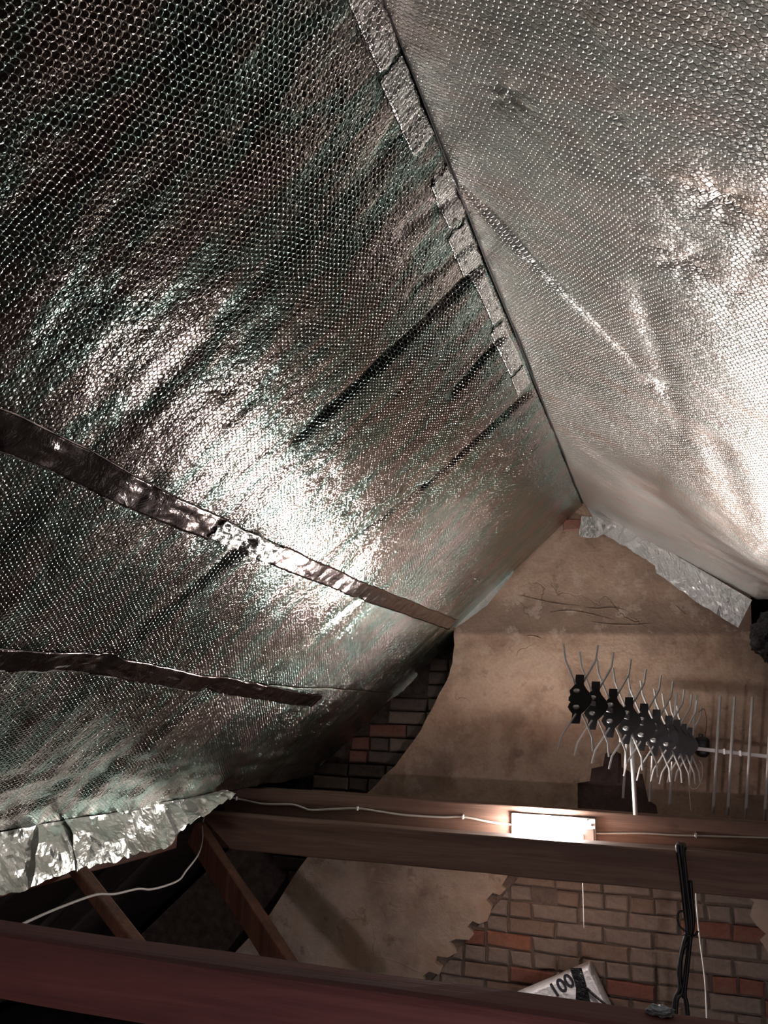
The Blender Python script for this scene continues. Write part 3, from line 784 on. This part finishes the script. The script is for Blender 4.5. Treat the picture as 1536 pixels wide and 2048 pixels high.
for i, (px, py, hp, Y) in enumerate(ANT):
    c = at(px, py, Y); Hh = hp/F*(Y/fw.y)*.98
    br = obj('bracket', prism_bm([[c+Vector((u*Hh*1.05+.06*v*Hh, -.009, v*Hh)) for u, v in prof]], Vector((0, .018, 0))), 'black_plastic', ant)
    # the round wheel-like collar
    bm = bmesh.new()
    bmesh.ops.create_cone(bm, cap_ends=True, segments=18, radius1=Hh*.21, radius2=Hh*.21, depth=.026,
                          matrix=Matrix.Translation(c+Vector((Hh*.02, 0, 0))) @ Matrix.Rotation(pi/2, 4, 'X') @ Matrix.Scale(1.0, 4))
    obj('collar', bm, 'black_plastic', br)
    for v in (.165, -.165):
        bm = bmesh.new()
        bmesh.ops.create_uvsphere(bm, u_segments=12, v_segments=6, radius=Hh*.062,
                                  matrix=Matrix.Translation(c+Vector((-.045*Hh+.06*v*Hh, -.014, v*Hh))) @ Matrix.Diagonal((1.15, .5, .8, 1)))
        obj('bolt', bm, 'aluminium', br, True)
    for sx in (-1, 1):
        for sz in (-1, 1):
            k = Hh/.19
            p0 = c+Vector((sx*.012*k, .008*sx, sz*.30*Hh)); p1 = c+Vector((sx*.058*k, .016*sx, sz*(.46*Hh+.038*k))); p2 = p1+Vector((sx*.008*k, 0, sz*.052*k))
            if sz > 0: p1 += Vector((.01*k, 0, .028*k)); p2 += Vector((.012*k, 0, .036*k))
            else: p1 += Vector((-.012*k, 0, -.02*k)); p2 += Vector((-.018*k, 0, -.02*k))
            obj('element_rod', tube_bm([p0, p0.lerp(p1, .93), p1, p2], .0044, 6), 'rod_grey', ant)
# feeder box
fb = at(1405, 1494, 4.17)
bm = box_bm(fb.x-.031, fb.x+.031, fb.y-.03, fb.y+.03, fb.z-.045, fb.z+.045, .018, 3)
for v in bm.verts: v.co.x += .012*noise.noise(v.co*30)
obj('feeder_box', bm, 'black_plastic', ant, True)
obj('feeder_lug', box_bm(fb.x-.015, fb.x+.005, fb.y-.015, fb.y+.01, fb.z+.035, fb.z+.058, .004), 'black_plastic', ant)
# second aerial: straight upright rods on a level boom
A0 = at(1195, 1428, 4.13); 
yag = thing('rod_aerial', tuple(at(1480, 1630, 4.13)), 'television aerial with tall straight silver rods, behind the bracket aerial', 'aerial')
YR = 4.13
rods = [(1253, 1376, 1596, .0055), (1262, 1460, 1630, .0085), (1306, 1381, 1603, .0055), (1346, 1385, 1610, .0055), (1385, 1390, 1572, .0048), (1433, 1392, 1626, .0062), (1462, 1393, 1631, .0062), (1498, 1394, 1637, .0062), (1536, 1402, 1642, .0062)]
pa, pb = at(1238, 1480, YR), at(1600, 1520, YR)
obj('boom', timber_bm(pa, pb, .013, .017, .002, 0, 2), 'aluminium_dull', yag)
for px, ya, yb, r in rods:
    lean = 7 if px > 1400 else (0 if r > .008 else 7)
    yy = 3.872 if r > .008 else YR-.012
    top_ = at(px+lean, ya, yy); bot = at(px-lean+(9 if r > .008 else 0), yb, yy)
    obj('element_rod', tube_bm([top_, bot], r*1.1, 10), 'rod_grey', yag, True)
for px in (1448, 1480):
    q = at(px, 1500+ (px-1420)*.11, YR)
    obj('boom_clip', box_bm(q.x-.006, q.x+.006, q.y-.012, q.y+.012, q.z-.013, q.z+.013, .002), 'aluminium', yag)
cable('aerial_lead', cp((1398, 1520, 4.15), (1404, 1530, 4.15), (1404, 1555, 4.15), (1396, 1574, 4.15), (1385, 1578, 4.15), (1378, 1572, 4.15), (1379, 1590, 4.15), (1382, 1622, 4.12)), .0016, 'cable_white', 'thin pale wire looping below the black feeder box', 'wire')
cable('aerial_lead', cp((1397, 1425, 4.12), (1408, 1418, 4.12), (1413, 1440, 4.13), (1411, 1468, 4.15), (1408, 1482, 4.16)), .0012, 'black_rubber', 'hair-thin black wire arching above the feeder box', 'wire')

# ------------------------------------------------------------------ odds and ends
# white sack with 100 printed on it, strapped
SY = 4.12
pk = at(1176, 1937, SY); ang = radians(27)
Rm_ = Matrix.Translation(pk) @ Matrix.Rotation(-ang, 4, 'Y')
sk = thing('printed_box', (pk.x, SY, 0), 'white box printed 100 standing askew, crossed by a black strap', 'box')
wd_, ht_ = .40, .80
bm = box_bm(-wd_, .0, 0, .14, -ht_, 0, .006, 2); bm.transform(Rm_)
obj('carton', bm, 'sack_white', sk)
cu = bpy.data.curves.new('number', 'FONT'); cu.body = '100'; cu.size = .078; cu.extrude = .0004; cu.align_x = 'CENTER'; cu.align_y = 'CENTER'; cu.offset = .0022
to = bpy.data.objects.new('number', cu); C.objects.link(to)
dg = bpy.context.evaluated_depsgraph_get(); me = bpy.data.meshes.new_from_object(to.evaluated_get(dg))
bpy.data.objects.remove(to); me.materials.clear(); me.materials.append(MATS['print_black'])
tx = bpy.data.objects.new('printed_number', me); C.objects.link(tx)
tc_ = at(1124, 1972, SY-.001)
tx.matrix_world = Matrix.Translation(tc_) @ Matrix.Rotation(-radians(35), 4, 'Y') @ Matrix.Rotation(pi/2, 4, 'X')
mw = tx.matrix_world.copy(); put_under(tx, sk)
tx['label'] = 'black printed digits 100'
sp = [at(1139, 1936, SY-.006), at(1163, 1936, SY-.006), at(1170, 1960, SY-.01), at(1182, 2008, SY-.008), at(1175, 2040, SY-.006), at(1150, 2040, SY-.006), at(1152, 1975, SY-.008), at(1146, 1955, SY-.008)]
obj('strap', prism_bm([sp], Vector((0, .004, 0))), 'black_film', sk, label='crinkled black plastic strap')
obj('strap_tail', tube_bm(smooth_path(cp((1172, 1975, SY-.01), (1186, 1988, SY-.01), (1200, 2000, SY-.02), (1214, 2012, SY-.02)), 4), .006, 6), 'black_film', sk, True)

def crumple(name, c, sx, sy, sz, mat, amp, seed, label, cat, sub=4):
    bm = bmesh.new(); bmesh.ops.create_icosphere(bm, subdivisions=sub, radius=1)
    for v in bm.verts:
        n = v.co.normalized(); k = 1+amp*(noise.ridged_multi_fractal(n*2.2+Vector((seed, 0, 0)), 1, 2, 4, 1, 2)-1)*.5+amp*.5*noise.noise(n*6)
        v.co = Vector((n.x*sx*k, n.y*sy*k, n.z*sz*k))+c
    return tag(obj(name, bm, mat), label, cat)
crumple('black_bag', at(1551, 1275, 4.22), .105, .09, .115, 'black_film', .28, 4, 'crumpled shiny black plastic bag at the right edge under the roof', 'bag')
pz = at(1320, 2005, 1.50)
crumple('plastic_scrap', Vector((pz.x, 1.49, H-.460+.006)), .020, .014, .008, 'scrap_blue', .5, 9, 'pale blue crumpled plastic scrap on the front tie beam', 'scrap', 3)

# fill lamp added out of view so the beams are not black
rear = thing('fill_lamp', (.45, -1.3, 0), 'added fill lamp on the floor behind the camera, out of view', 'lamp')
obj('base', tube_bm([Vector((.45, -1.3, 0)), Vector((.45, -1.3, .03))], .09, 20), 'black_plastic', rear)
obj('stem', tube_bm([Vector((.45, -1.3, .03)), Vector((.45, -1.3, .40))], .012, 10), 'black_plastic', rear)
bm = bmesh.new(); bmesh.ops.create_uvsphere(bm, u_segments=20, v_segments=12, radius=.09, matrix=Matrix.Translation((.45, -1.3, .48)))
obj('globe', bm, 'diffuser_fill', rear, True)
